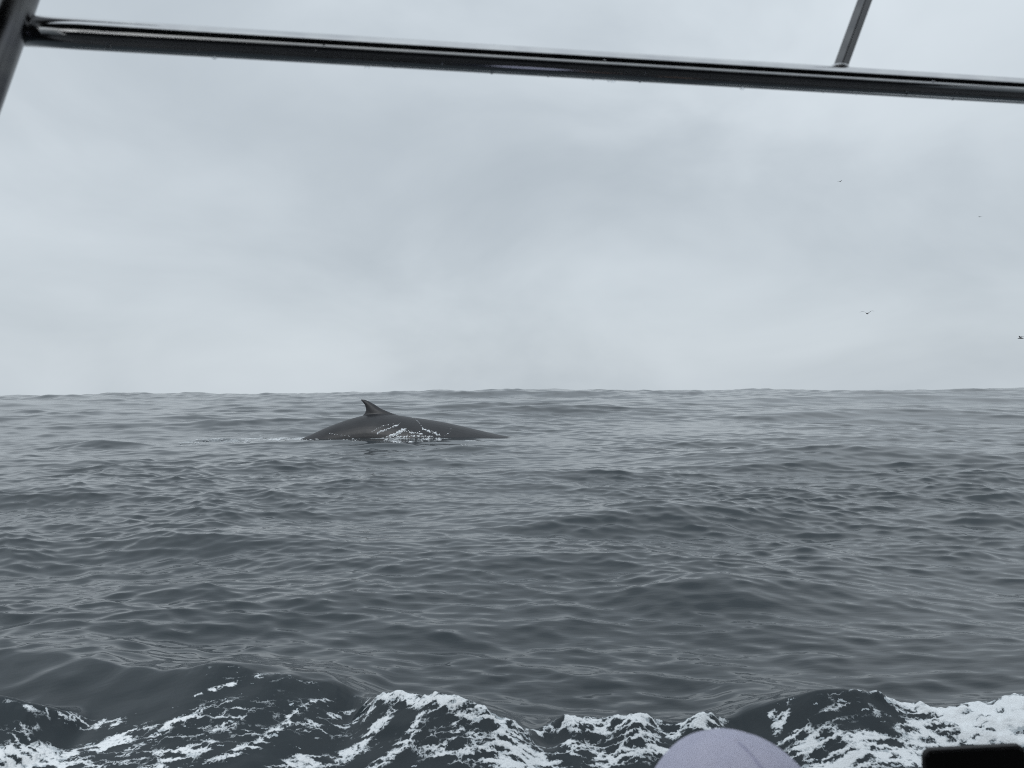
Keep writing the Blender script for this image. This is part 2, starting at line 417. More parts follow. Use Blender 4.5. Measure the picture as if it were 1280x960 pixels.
def sea_material():
    m, t, p = material('sea_water')
    ln = t.links.new
    out = t.nodes['Material Output']
    geo = N(t, 'ShaderNodeNewGeometry')
    ar = N(t, 'ShaderNodeAttribute', attribute_name='ripple_roughness')
    af = N(t, 'ShaderNodeAttribute', attribute_name='foam')
    p.inputs['Base Color'].default_value = (0.027, 0.036, 0.042, 1)
    p.inputs['IOR'].default_value = 1.333
    ln(ar.outputs['Fac'], p.inputs['Roughness'])
    # capillary ripples, too small for the mesh
    mpw = N(t, 'ShaderNodeMapping'); mpw.inputs['Rotation'].default_value = (0, 0, R(-8)); mpw.inputs['Scale'].default_value = (0.38, 1.3, 0.2)
    ln(geo.outputs['Position'], mpw.inputs[0])
    w1 = N(t, 'ShaderNodeTexNoise'); w1.inputs['Scale'].default_value = 12; w1.inputs['Detail'].default_value = 2; w1.inputs['Roughness'].default_value = 0.55
    ln(mpw.outputs[0], w1.inputs[0])
    b1 = N(t, 'ShaderNodeBump'); ac = N(t, 'ShaderNodeAttribute', attribute_name='capillary')
    cm = N(t, 'ShaderNodeMath', operation='MULTIPLY'); cm.inputs[1].default_value = 0.26
    ln(ac.outputs['Fac'], cm.inputs[0]); ln(cm.outputs[0], b1.inputs['Strength']); b1.inputs['Distance'].default_value = 0.012
    ln(w1.outputs[0], b1.inputs['Height']); ln(b1.outputs[0], p.inputs['Normal'])
    # froth: streaky lace where the amount is small, solid where it is large
    mpf = N(t, 'ShaderNodeMapping'); mpf.inputs['Rotation'].default_value = (0, 0, R(-32)); mpf.inputs['Scale'].default_value = (0.42, 1.35, 0.8)
    ln(geo.outputs['Position'], mpf.inputs[0])
    f1 = N(t, 'ShaderNodeTexNoise'); f1.inputs['Scale'].default_value = 15; f1.inputs['Detail'].default_value = 3; f1.inputs['Roughness'].default_value = 0.5
    f1.inputs['Distortion'].default_value = 0.9
    ln(mpf.outputs[0], f1.inputs[0])
    f2 = N(t, 'ShaderNodeTexNoise'); f2.inputs['Scale'].default_value = 45; f2.inputs['Detail'].default_value = 3; f2.inputs['Roughness'].default_value = 0.55
    ln(geo.outputs['Position'], f2.inputs[0])
    vo = N(t, 'ShaderNodeTexVoronoi', feature='DISTANCE_TO_EDGE'); vo.inputs['Scale'].default_value = 19
    mixv = N(t, 'ShaderNodeVectorMath', operation='MULTIPLY_ADD')
    ln(f2.outputs['Color'], mixv.inputs[0]); mixv.inputs[1].default_value = (.05, .05, .05); ln(mpf.outputs[0], mixv.inputs[2])
    ln(mixv.outputs[0], vo.inputs[0])
    def math_(op, a, b=None, c=None):
        n = N(t, 'ShaderNodeMath', operation=op)
        for i, v in enumerate((a, b, c)):
            if v is None: continue
            if isinstance(v, (int, float)): n.inputs[i].default_value = v
            else: ln(v, n.inputs[i])
        return n.outputs[0]
    a_ = math_('MULTIPLY_ADD', f1.outputs[0], 1.8, -0.9)       # about -0.6 .. 0.6
    b_ = math_('MULTIPLY_ADD', f2.outputs[0], 0.14, -0.07)
    c_ = math_('MULTIPLY_ADD', vo.outputs['Distance'], -2.9, 0.40)
    s_ = math_('ADD', math_('ADD', a_, b_), c_)
    gate = N(t, 'ShaderNodeMapRange', interpolation_type='SMOOTHSTEP'); gate.inputs[1].default_value = 0.0; gate.inputs[2].default_value = 0.45; gate.inputs[4].default_value = 0.85
    ln(af.outputs['Fac'], gate.inputs[0])
    v_ = math_('MULTIPLY_ADD', s_, gate.outputs[0], af.outputs['Fac'])
    mr = N(t, 'ShaderNodeMapRange', interpolation_type='SMOOTHSTEP'); mr.inputs[1].default_value = 0.55; mr.inputs[2].default_value = 0.86
    ln(v_, mr.inputs[0])
    vd = N(t, 'ShaderNodeTexVoronoi'); vd.inputs['Scale'].default_value = 34
    ln(mixv.outputs[0], vd.inputs[0])
    vs = N(t, 'ShaderNodeSeparateColor'); ln(vd.outputs['Color'], vs.inputs[0])
    size = math_('MULTIPLY', math_('MULTIPLY', vs.outputs[0], vs.outputs[1]), math_('MULTIPLY', af.outputs['Fac'], 1.1))
    dots = math_('LESS_THAN', vd.outputs['Distance'], math_('SUBTRACT', size, 0.06))
    mask = math_('MAXIMUM', mr.outputs[0], dots)
    fo = N(t, 'ShaderNodeBsdfPrincipled')
    fcr = N(t, 'ShaderNodeValToRGB'); fcr.color_ramp.elements[0].position = 0.3; fcr.color_ramp.elements[1].position = 0.7
    fcr.color_ramp.elements[0].color = (.46, .51, .54, 1); fcr.color_ramp.elements[1].color = (.90, .92, .93, 1)
    ln(v_, fcr.inputs[0])
    fcr.color_ramp.elements[0].position = 0.62; fcr.color_ramp.elements[1].position = 1.05 if False else 1.0
    ln(fcr.outputs[0], fo.inputs['Base Color'])
    fo.inputs['Roughness'].default_value = 0.55
    fb = N(t, 'ShaderNodeBump'); fb.inputs['Strength'].default_value = 0.35; fb.inputs['Distance'].default_value = 0.008
    ln(s_, fb.inputs['Height']); ln(fb.outputs[0], fo.inputs['Normal'])
    mxs = N(t, 'ShaderNodeMixShader')
    ln(mask, mxs.inputs[0]); ln(p.outputs[0], mxs.inputs[1]); ln(fo.outputs[0], mxs.inputs[2]); ln(mxs.outputs[0], out.inputs['Surface'])
    return m

sea_me, SEA = build_sea()
sea = mesh_obj('sea', sea_me, sea_material())
tag(sea, 'grey choppy open sea with white froth of the boat wash along the near edge', 'sea', kind='structure')

def sea_z(x, y):
    r, fine, X, Y, Z = SEA
    i = int(np.clip(np.searchsorted(r, math.hypot(x, y)), 0, len(r) - 1))
    j = int(np.clip(np.searchsorted(fine, math.atan2(x, y)), 0, len(fine) - 1))
    return float(Z[i, j])

# ------------------------------------------------------------------ shape helpers for bodies
def capsule(bm, a, b, ra, rb, seg=14):
    a = Vector(a); b = Vector(b); ax = (b - a)
    L = ax.length; ax.normalize()
    q = ax.to_track_quat('Z', 'Y').to_matrix()
    rings = []
    prof = [(-ra * math.cos(t), ra * math.sin(t)) for t in np.linspace(0.0, math.pi / 2, 5)] + \
           [(L + rb * math.sin(t), rb * math.cos(t)) for t in np.linspace(0.0, math.pi / 2, 5)]
    for z, r in prof:
        r = max(r, 1e-4)
        rings.append([bm.verts.new(a + q @ Vector((r * math.cos(u), r * math.sin(u), z))) for u in np.linspace(0, 2 * math.pi, seg, endpoint=False)])
    for k in range(len(rings) - 1):
        for j in range(seg):
            bm.faces.new((rings[k][j], rings[k][(j + 1) % seg], rings[k + 1][(j + 1) % seg], rings[k + 1][j]))
    bm.faces.new(rings[0][::-1]); bm.faces.new(rings[-1])

def ellipsoid(bm, c, r, rot=None, seg=18):
    M = Matrix.Translation(c) @ (rot.to_4x4() if rot else Matrix.Identity(4)) @ Matrix.Diagonal((*r, 1))
    bmesh.ops.create_uvsphere(bm, u_segments=seg, v_segments=seg // 2 + 2, radius=1, matrix=M)

def fuse(name, bm, voxel, mats, smooth_iter=4, parent=None, pick=None):
    """one continuous skin over all the shapes in bm"""
    me = bpy.data.meshes.new(name + '_rough'); bm.to_mesh(me); bm.free()
    o = bpy.data.objects.new(name + '_rough', me); COL.objects.link(o)
    rm = o.modifiers.new('r', 'REMESH'); rm.mode = 'VOXEL'; rm.voxel_size = voxel
    if smooth_iter:
        sm = o.modifiers.new('s', 'SMOOTH'); sm.factor = 0.5; sm.iterations = smooth_iter
    dg = bpy.context.evaluated_depsgraph_get()
    m2 = bpy.data.meshes.new_from_object(o.evaluated_get(dg))
    bpy.data.objects.remove(o); bpy.data.meshes.remove(me)
    m2.name = name
    m2.materials.clear()
    ob = mesh_obj(name, m2, None, parent)
    for m in mats: m2.materials.append(m)
    if pick:
        cen = np.empty(len(m2.polygons) * 3); m2.polygons.foreach_get('center', cen)
        m2.polygons.foreach_set('material_index', pick(cen.reshape(-1, 3)).astype(np.int32))
    return ob

# ------------------------------------------------------------------ whale
YW = 28.0
sc_w = YW / FPX
def wpt(px, py): return at_y(px, py, YW)
top_px = [(200, 640), (260, 604), (310, 578), (350, 560), (388, 543.5), (415, 531.5), (440, 523), (462, 518), (490, 518.2), (512, 521.3), (540, 525.2), (575, 532),
          (600, 538), (625, 543.5), (650, 548), (685, 557), (720, 577), (760, 598), (790, 625)]
tx = np.array([wpt(*p).x for p in top_px]); tz = np.array([wpt(*p).z for p in top_px])
def smooth_interp(x, xs, ys):
    # Catmull-Rom through the control points
    m = np.gradient(ys, xs)
    i = np.clip(np.searchsorted(xs, x) - 1, 0, len(xs) - 2)
    h = xs[i + 1] - xs[i]; t = (x - xs[i]) / h
    return ((1 + 2 * t) * (1 - t) ** 2 * ys[i] + t * (1 - t) ** 2 * h * m[i] + t * t * (3 - 2 * t) * ys[i + 1] + t * t * (t - 1) * h * m[i + 1])
bm = bmesh.new()
NS, NC = 150, 40
xs_ = np.linspace(tx[0], tx[-1], NS)
zt = smooth_interp(xs_, tx, tz)
wid = np.interp(xs_, [tx[0], wpt(388, 0).x, wpt(460, 0).x, wpt(540, 0).x, wpt(640, 0).x, wpt(720, 0).x, tx[-1]], [.20, .42, .66, .92, 1.0, .92, .25])
hgt = wid * np.interp(xs_, [tx[0], wpt(460, 0).x, tx[-1]], [2.5, 2.35, 1.9])
rings = []
for x, z, w, h in zip(xs_, zt, wid, hgt):
    ring = []
    for u in np.linspace(0, 2 * math.pi, NC, endpoint=False):
        c_, s_ = math.cos(u), math.sin(u)
        yy = w * math.copysign(abs(s_) ** 1.12, s_)
        zz = h / 2 * (math.copysign(abs(c_) ** 0.95, c_) - 1)
        ring.append(bm.verts.new((x, YW + yy, z + zz)))
    rings.append(ring)
for a_, b_ in zip(rings[:-1], rings[1:]):
    for j in range(NC):
        bm.faces.new((a_[j], b_[j], b_[(j + 1) % NC], a_[(j + 1) % NC]))
bm.faces.new(rings[0]); bm.faces.new(rings[-1][::-1])
# hooked dorsal fin: outline in photograph pixels, lens-shaped thickness
lead = [(516, 528), (502, 520.5), (489, 516.0), (477, 511.0), (469, 505.8), (462, 501.8), (456, 499.4), (451.5, 499.0)]
trail = [(448, 527), (453, 520), (456, 516), (457.2, 513), (457, 509.5), (455.8, 506), (453.5, 502.8), (451.0, 500.0)]
fr = []
for (lp, tp_), q in zip(zip(lead, trail), np.linspace(0, 1, len(lead))):
    a3, b3 = wpt(*lp), wpt(*tp_)
    th = 0.075 * (1 - q) ** 0.8 + 0.032
    ring = []
    for s in np.linspace(0, 1, 13):
        p = b3.lerp(a3, s); ring.append(p + Vector((0, -th * math.sin(math.pi * min(1, s * 1.0)) ** 0.7 - .004, 0)))
    for s in np.linspace(1, 0, 13):
        p = b3.lerp(a3, s); ring.append(p + Vector((0, th * math.sin(math.pi * min(1, s * 1.0)) ** 0.7 + .004, 0)))
    fr.append([bm.verts.new(p) for p in ring])
for a_, b_ in zip(fr[:-1], fr[1:]):
    n = len(a_)
    for j in range(n): bm.faces.new((a_[j], a_[(j + 1) % n], b_[(j + 1) % n], b_[j]))
bm.faces.new(fr[0][::-1]); bm.faces.new(fr[-1])
bmesh.ops.recalc_face_normals(bm, faces=bm.faces)
m_whale = noisy('whale_skin', (.020, .021, .024), (.034, .035, .039), 1.6, (.38, .52), bump=.25, bscale=9)
wr = empty('whale', (0, 0, 0))
tag(wr, 'dark grey whale arching its wet back and hooked dorsal fin out of the sea', 'whale')
whale = fuse('body', bm, 0.026, [m_whale], 1, wr)
wm = whale.data
wco = np.empty(len(wm.vertices) * 3); wm.vertices.foreach_get('co', wco); wco = wco.reshape(-1, 3)
wpo = [tuple(p.vertices) for p in wm.polygons]
wbvh = BVHTree.FromPolygons([tuple(v) for v in wco], wpo)

# white water running off the flank
m_froth = noisy('white_water', (.62, .66, .69), (.86, .88, .9), 14, (.4, .6))
bm = bmesh.new()
def on_whale(px, py):
    d = ray(px, py)
    hit, n, i, dist = wbvh.ray_cast(Vector((0, 0, CAM_H)), d.normalized())
    return hit, n
def lumps(path, n, r0, r1, jit):
    P = np.array(path, float)
    seg = np.hypot(*np.diff(P, axis=0).T); cum = np.concatenate([[0], np.cumsum(seg)])
    for k in range(n):
        s = random.random() * cum[-1]
        px = np.interp(s, cum, P[:, 0]) + random.gauss(0, jit); py = np.interp(s, cum, P[:, 1]) + random.gauss(0, jit * .6)
        hit, nn = on_whale(px, py)
        if hit is None: continue
        if float(pnoise(np.array([px * .55]), np.array([py * .8]), 3)[0]) + random.gauss(0, .12) < -.08: continue
        r = .85 * random.uniform(r0, r1) * (0.4 + 1.0 * random.random() ** 3)
        rot = nn.to_track_quat('Z', 'Y').to_matrix() @ Matrix.Rotation(random.random() * 6, 3, 'Z')
        M = Matrix.Translation(hit + nn * r * .1) @ rot.to_4x4() @ Matrix.Diagonal((r * random.uniform(.8, 2.0), r, r * .4, 1))
        bmesh.ops.create_icosphere(bm, subdivisions=1, radius=1, matrix=M)
lumps([(515.5, 521.8), (519, 523.5), (524, 528.5), (528.5, 535)], 110, .007, .014, .22)
lumps([(528.5, 536), (534, 538), (541, 540.5), (549, 544)], 150, .015, .035, .8)
lumps([(471, 543.5), (474, 540), (481, 537.5), (489, 534.5), (497, 531.5)], 170, .012, .03, .7)
lumps([(484, 546), (494, 543.5), (502, 539), (506, 537)], 260, .015, .05, 1.3)
lumps([(492, 547), (505, 546), (520, 545), (540, 546)], 160, .012, .035, 1.0)
lumps([(500, 536), (512, 540), (524, 541)], 50, .010, .024, 1.3)
lumps([(514, 541), (521, 541.5), (528, 543)], 90, .012, .026, .6)
lumps([(464, 540), (478, 532.5), (494, 529)], 70, .008, .014, .35)
lumps([(497, 531.5), (501, 528)], 20, .008, .014, .25)
lumps([(549, 544), (556, 545), (563, 540), (565, 532)], 45, .006, .014, .4)
lumps([(410, 541), (425, 544), (440, 545)], 40, .01, .02, .8)
lumps([(585, 548), (600, 548.5), (615, 548.5), (625, 548.5)], 60, .01, .02, .5)
bm_obj('running_white_water', bm, m_froth, wr)['kind'] = 'stuff'
# low white water churned up round the whale and along its track
bm = bmesh.new()
def churn(x0, x1, y0, y1, n, r0, r1):
    for k in range(n):
        px = random.uniform(x0, x1)
        if math.sin(px * .37) + math.sin(px * .13 + 1) + random.gauss(0, .35) < .1: continue
        p = at_z(px, random.gauss((y0 + y1) / 2 + 1.5 * math.sin(px * .09), (y1 - y0) / 3), 0.05)
        r = .8 * random.uniform(r0, r1) * (.5 + random.random() ** 3)
        M = Matrix.Translation((p.x, p.y, sea_z(p.x, p.y) + r * .15)) @ Matrix.Rotation(random.gauss(0, .4), 4, 'Z') @ Matrix.Diagonal((r * random.uniform(1.2, 4), r * random.uniform(.8, 2), r * .5, 1))
        bmesh.ops.create_icosphere(bm, subdivisions=1, radius=1, matrix=M)
churn(300, 395, 540, 547, 900, .010, .036)
churn(225, 300, 543, 549, 500, .010, .03)
churn(395, 480, 546, 549, 160, .008, .022)
churn(480, 560, 548, 551, 260, .010, .028)
churn(570, 640, 550, 552, 90, .006, .018)
wf_ = bm_obj('whale_wash', bm, m_froth); tag(wf_, 'white flecks of churned water trailing round and behind the whale', 'foam', kind='stuff')

# ------------------------------------------------------------------ boat
m_chrome = noisy('stainless_tube', (.50, .50, .51), (.58, .58, .58), 30, (.06, .12), 1.0)
m_post = noisy('dull_post', (.14, .14, .15), (.20, .20, .20), 25, (.16, .26), 1.0)
m_alu = noisy('brushed_strut', (.13, .13, .135), (.20, .20, .20), 40, (.35, .5), 1.0)
m_canvas = noisy('canopy_canvas', (.010, .011, .014), (.018, .019, .023), 60, (.75, .9), bump=.3, bscale=400)
m_hull = noisy('hull_gelcoat', (.035, .04, .05), (.05, .055, .065), 5, (.2, .35))
m_deck = noisy('deck_paint', (.06, .062, .065), (.10, .10, .105), 12, (.55, .75), bump=.3, bscale=200)
m_bench = noisy('bench_vinyl', (.05, .05, .055), (.075, .075, .08), 8, (.4, .55))
boat = empty('tour_boat', (0, 0, 0), YAW)
tag(boat, 'open tour boat with dark stainless canopy frame the watchers ride in', 'boat')

def tube(bm, pts, r, seg=28, caps=True):
    pts = [Vector(p) for p in pts]
    rings = []
    ref = None
    for i, p in enumerate(pts):
        d = (pts[min(i + 1, len(pts) - 1)] - pts[max(i - 1, 0)]).normalized()
        if ref is None:
            ref = d.orthogonal().normalized()
        ref = (ref - d * ref.dot(d)).normalized()
        b = d.cross(ref)
        rings.append([bm.verts.new(p + (ref * math.cos(u) + b * math.sin(u)) * r) for u in np.linspace(0, 2 * math.pi, seg, endpoint=False)])
    for a_, b_ in zip(rings[:-1], rings[1:]):
        for j in range(seg): bm.faces.new((a_[j], a_[(j + 1) % seg], b_[(j + 1) % seg], b_[j]))
    if caps:
        bm.faces.new(rings[0][::-1]); bm.faces.new(rings[-1])

def box(bm, c, s, rot=None, bevel=0.0):
    M = Matrix.Translation(c) @ (rot.to_4x4() if rot else Matrix.Identity(4)) @ Matrix.Diagonal((*s, 1))
    g = bmesh.ops.create_cube(bm, size=1, matrix=M)
    if bevel:
        es = list({e for v in g['verts'] for e in v.link_edges})
        bmesh.ops.bevel(bm, geom=es, offset=bevel, segments=2, affect='EDGES')

def bl(v):          # world point -> boat coordinates
    x, y = to_boat(v.x, v.y); return Vector((x, y, v.z))

# hull shell, inner liner, gunwale
stations = np.concatenate([np.linspace(-3.3, 1.2, 12), np.linspace(1.2, 4.19, 16)[1:]])
def shell(off, zk, zc, zg, flip):
    bm = bmesh.new(); prev = None
    for lx in stations:
        b = max(.02, float(half_beam(lx)) - off)
        rise = .35 * max(0, (lx - 1.5) / 2.7) ** 2
        sec = [(0, zk + rise), (.72 * b, zc + rise), (.93 * b, .12 + rise * .6), (b, zg + rise * .8)]
        sec = [(-y, z) for y, z in sec[:0:-1]] + sec
        ring = [bm.verts.new((lx, HULL_C + y, z)) for y, z in sec]
        if prev:
            for j in range(len(ring) - 1):
                f = (prev[j], prev[j + 1], ring[j + 1], ring[j])
                bm.faces.new(f if flip else f[::-1])
        else:
            bm.faces.new(ring if flip else ring[::-1])
        prev = ring
    return bm
bm_obj('hull', shell(0, -.5, -.3, .62, False), m_hull, boat)
bm_obj('inner_liner', shell(.06, -.4, -.22, .62, True), m_deck, boat)
bm = bmesh.new()
g_l = [(lx, HULL_C + float(half_beam(lx)) - .03, .63 + .28 * max(0, (lx - 1.5) / 2.7) ** 2) for lx in stations]
g_r = [(lx, 2 * HULL_C - y, z) for lx, y, z in g_l]
tube(bm, g_l, .045, 12); tube(bm, g_r, .045, 12)
bm_obj('gunwale', bm, m_hull, boat)
bm = bmesh.new()
pv = None
for lx in stations[:-2]:
    b = (float(half_beam(lx)) - .075) * .86
    cur = [bm.verts.new((lx, HULL_C - b, -.16)), bm.verts.new((lx, HULL_C + b, -.16))]
    if pv: bm.faces.new((pv[0], cur[0], cur[1], pv[1]))
    pv = cur
bm_obj('deck', bm, m_deck, boat)
bm = bmesh.new()
box(bm, (.35, .62, .225), (.46, .84, .06), None, .012)
box(bm, (.35, .62, .018), (.36, .74, .352), None, .004)
bm_obj('bench', bm, m_bench, boat, False)
# canopy frame: the long tube across the view, raked post, square strut
PA = at_y(30, 38.5, 1.02); PB = at_y(1280, 114, 1.02 * 459 / 374)
zt_ = (PA.z + PB.z) / 2
a_, b_ = bl(PA), bl(PB)
u_ = (b_ - a_).normalized()
e0 = a_ - u_ * .045; e1 = b_ + u_ * 1.2
bm = bmesh.new()
tube(bm, [e0.lerp(e1, t) for t in np.linspace(0, 1, 24)], .0198, 40)
rail = bm_obj('canopy_rail', bm, m_chrome, boat)
bm = bmesh.new()
for k in range(44):
    t = random.random(); p = e0.lerp(e1, t * .62)
    r = random.choice([.0012, .0015, .002, .0026])
    ang = random.gauss(-math.pi / 2, .5) if random.random() < .6 else random.uniform(-math.pi, .3)
    n = Vector((-u_.y * math.cos(ang), u_.x * math.cos(ang), math.sin(ang)))
    bmesh.ops.create_icosphere(bm, subdivisions=1, radius=1, matrix=Matrix.Translation(p + n * (.0198 + r * .3)) @ Matrix.Diagonal((r * random.uniform(1, 2), r * 1.2, r, 1)))
mw, tw, pw = material('water_drop'); pw.inputs['Base Color'].default_value = (.9, .92, .94, 1); pw.inputs['Roughness'].default_value = .05
pw.inputs['Transmission Weight'].default_value = 1.0; pw.inputs['IOR'].default_value = 1.33
nn_ = N(tw, 'ShaderNodeTexNoise'); nn_.inputs['Scale'].default_value = 300
mr_ = N(tw, 'ShaderNodeMapRange'); mr_.inputs[3].default_value = .02; mr_.inputs[4].default_value = .08
tw.links.new(nn_.outputs[0], mr_.inputs[0]); tw.links.new(mr_.outputs[0], pw.inputs['Roughness'])
bm_obj('water_drops', bm, mw, rail)['kind'] = 'stuff'
ROOF = 2.34
bm = bmesh.new()
pj = bl(at_y(9, 40, 1.00))
def raked(z, k): return Vector((pj.x + k * (z - pj.z), pj.y, z))
tube(bm, [raked(z, .315) for z in np.linspace(.6, ROOF - .01, 20)], .0215, 40)
bm_obj('canopy_post', bm, m_post, boat)
bm = bmesh.new()
sj = bl(at_y(1046, 86, at_y(1052, 84, 1).y * (1.02 + (1.252 - 1.02) * .80)))
q0 = Vector((sj.x, a_.y, zt_ + .012)); q1 = q0 + Vector((.40, 0, 1.0)) * (ROOF - q0.z)
dq = (q1 - q0)
rot = dq.to_track_quat('Z', 'Y').to_matrix() @ Matrix.Rotation(R(28), 3, 'Z')
box(bm, (q0 + q1) / 2, (.0165, .0165, dq.length), rot, .0015)
bm_obj('canopy_strut', bm, m_alu, boat, False)
bm = bmesh.new()        # weld bead where the strut meets the rail
ellipsoid(bm, q0 + Vector((0, 0, .006)), (.016, .015, .006)); bm_obj('weld_bead', bm, m_chrome, boat)
bm = bmesh.new()        # the far-side and bow supports of the canopy
for lx in (-1.4, 2.1):
    bm = bmesh.new()
    tube(bm, [(lx, HULL_C - 1.09, .6), (lx + .45, HULL_C - 1.08, ROOF - .01)], .0215, 20)
    bm_obj('canopy_post', bm, m_chrome, boat)
bm = bmesh.new()
tube(bm, [(2.5 - .45, a_.y, .6), (2.5, a_.y, ROOF - .01)], .0215, 20)
bm_obj('canopy_post', bm, m_chrome, boat)
bm = bmesh.new()
pv = None
NXc, NYc = 14, 8
grid = [[(lerp_x, -1.0 + (a_.y - .25 + 1.0) * j / NYc) for j in range(NYc + 1)] for lerp_x in np.linspace(-1.9, 2.7, NXc + 1)]
vt = [[bm.verts.new((x, y, ROOF + .02 + .05 * math.sin(math.pi * j / NYc))) for j, (x, y) in enumerate(row)] for row in grid]
vb = [[bm.verts.new((x, y, ROOF + .05 * math.sin(math.pi * j / NYc))) for j, (x, y) in enumerate(row)] for row in grid]
for i in range(NXc):
    for j in range(NYc):
        bm.faces.new((vt[i][j], vt[i + 1][j], vt[i + 1][j + 1], vt[i][j + 1]))
        bm.faces.new((vb[i][j], vb[i][j + 1], vb[i + 1][j + 1], vb[i + 1][j]))
for i in range(NXc):
    bm.faces.new((vt[i][0], vb[i][0], vb[i + 1][0], vt[i + 1][0])); bm.faces.new((vt[i][NYc], vt[i + 1][NYc], vb[i + 1][NYc], vb[i][NYc]))
for j in range(NYc):
    bm.faces.new((vt[0][j], vt[0][j + 1], vb[0][j + 1], vb[0][j])); bm.faces.new((vt[NXc][j], vb[NXc][j], vb[NXc][j + 1], vt[NXc][j + 1]))
bm_obj('canopy', bm, m_canvas, boat, False)
bm = bmesh.new()        # dark panel added out of view to narrow the rail's bright reflection
box(bm, (.3, HULL_C - 1.04, 1.18), (4.2, .006, 1.06)); bm_obj('reflection_blocker', bm, m_canvas, boat, False)
bm = bmesh.new()        # cross bar carrying the front hem of the canopy
tube(bm, [(-1.9, a_.y - .25, ROOF - .012), (2.7, a_.y - .25, ROOF - .012)], .0215, 16); bm_obj('hem_bar', bm, m_chrome, boat)
for lx_ in (2.5,):
    bm = bmesh.new(); tube(bm, [(lx_, a_.y + .005, ROOF - .012), (lx_, a_.y - .26, ROOF - .012)], .016, 14); bm_obj('hem_bracket', bm, m_chrome, boat)

# ------------------------------------------------------------------ person in the lavender cap
YC = 0.885
cap_top = at_y(917, 920, YC)
m_skin = noisy('skin', (.42, .25, .18), (.50, .31, .23), 25, (.45, .6))
m_jacket = noisy('rain_jacket', (.03, .04, .06), (.045, .055, .08), 14, (.5, .7), bump=.4, bscale=30)
m_trouser = noisy('trousers', (.04, .042, .048), (.06, .062, .07), 14, (.7, .9))
m_shoe = noisy('shoe', (.03, .03, .03), (.05, .05, .05), 20, (.5, .7))
hx, hy, hz = cap_top.x, YC, cap_top.z
bz = hz - .90                       # seat height
F = Vector((math.cos(R(30)), math.sin(R(30)), 0)); Rt = Vector((math.sin(R(30)), -math.cos(R(30)), 0)); U = Vector((0, 0, 1))
B = Vector((hx, hy, bz)) - F * .03
def L_(r, f, u): return B + Rt * r + F * f + U * u
person = empty('person', (hx, hy, bz))
tag(person, 'watcher in a lavender cap seen from behind, seated by the rail', 'person')
PI_ = Vector((hx, hy, bz))
bm = bmesh.new()
ctr = L_(0, 0, 0)
faceR = Matrix.Rotation(YAW, 3, 'Z')
# torso
capsule(bm, L_(-.08, 0, .12), L_(.08, 0, .12), .125, .125); capsule(bm, L_(0, 0, .12), L_(0, .02, .34), .135, .13)
capsule(bm, L_(-.05, .02, .38), L_(.05, .02, .38), .12, .12)
capsule(bm, L_(-.10, .01, .50), L_(.10, .01, .50), .095, .095)
capsule(bm, L_(-.17, .0, .555), L_(.17, .0, .555), .06, .06)
capsule(bm, L_(0, 0, .54), L_(0, .025, .68), .062, .056)
# head, turned towards the sea
hd = Matrix.Rotation(R(6), 3, 'Z')
hc = Vector((hx, hy, hz - .125))
def H_(x, y, z): return hc + hd @ Vector((x, y, z))
ellipsoid(bm, H_(0, -.005, .015), (.077, .096, .102)); ellipsoid(bm, H_(0, .03, -.045), (.060, .066, .075))
ellipsoid(bm, H_(0, .055, -.095), (.030, .028, .022))
capsule(bm, H_(0, .092, .005), H_(0, .108, -.028), .008, .013); ellipsoid(bm, H_(0, .092, -.062), (.022, .012, .009))
for s in (-1, 1):
    ellipsoid(bm, H_(s * .078, -.005, -.015), (.010, .018, .03)); ellipsoid(bm, H_(s * .031, .078, .018), (.022, .016, .008))
    ellipsoid(bm, H_(s * .036, .062, -.035), (.024, .022, .02))
# legs
for s in (-1, 1):
    capsule(bm, L_(s * .09, .03, .09), L_(s * .12, .40, .085), .085, .062); capsule(bm, L_(s * .12, .40, .085), L_(s * .12, .41, -.33), .060, .042)
    capsule(bm, L_(s * .12, .40, -.375), L_(s * .13, .56, -.385), .042, .034)
# right arm resting on the thigh
capsule(bm, L_(.19, 0, .545), L_(.245, .03, .29), .056, .044); capsule(bm, L_(.245, .03, .29), L_(.15, .26, .205), .042, .028)
hb = L_(.15, .26, .2)
capsule(bm, hb, L_(.13, .33, .185), .026, .03)
for k, (dr, ln_) in enumerate([(-.03, .055), (-.01, .066), (.01, .062), (.03, .048)]):
    k0 = L_(.13 + dr, .345, .185); k1 = L_(.13 + dr * 1.2, .345 + ln_ * .6, .178); k2 = L_(.13 + dr * 1.2, .345 + ln_, .16)
    capsule(bm, k0, k1, .0088, .0080, 8); capsule(bm, k1, k2, .0080, .007, 8)
capsule(bm, L_(.11, .29, .195), L_(.085, .335, .18), .011, .009, 8)
# phone position (world) and left arm raised to it
YP = 1.10
pl, pr = at_y(1153, 936, YP), at_y(1279.5, 929.5, YP)
pdir = (pr - pl).normalized()
PW, PH, PT = (pr - pl).length, .0735, .0086
pup = (Vector((0, 0, 1)) - pdir * pdir.z).normalized()
pup = (pup + Vector((0, -.06, 0))).normalized()
pnor = pdir.cross(pup).normalized()      # towards the camera is -y
pc = (pl + pr) / 2 - pup * PH / 2
def P_(x, n, u): return pc + pdir * x + pnor * n + pup * u
toCam = 1 if pnor.y < 0 else -1
bk = -toCam
sh = L_(-.19, 0, .545); el = Vector((.41, 1.11, sh.z - .19)); wrp = P_(-.01, bk * .02, -.135)
capsule(bm, sh, el, .056, .044); capsule(bm, el, wrp, .042, .027)
palm = P_(.0, bk * .026, -.062)
capsule(bm, wrp, palm, .026, .025); capsule(bm, P_(-.022, bk * .024, -.06), P_(.026, bk * .024, -.058), .017, .016)
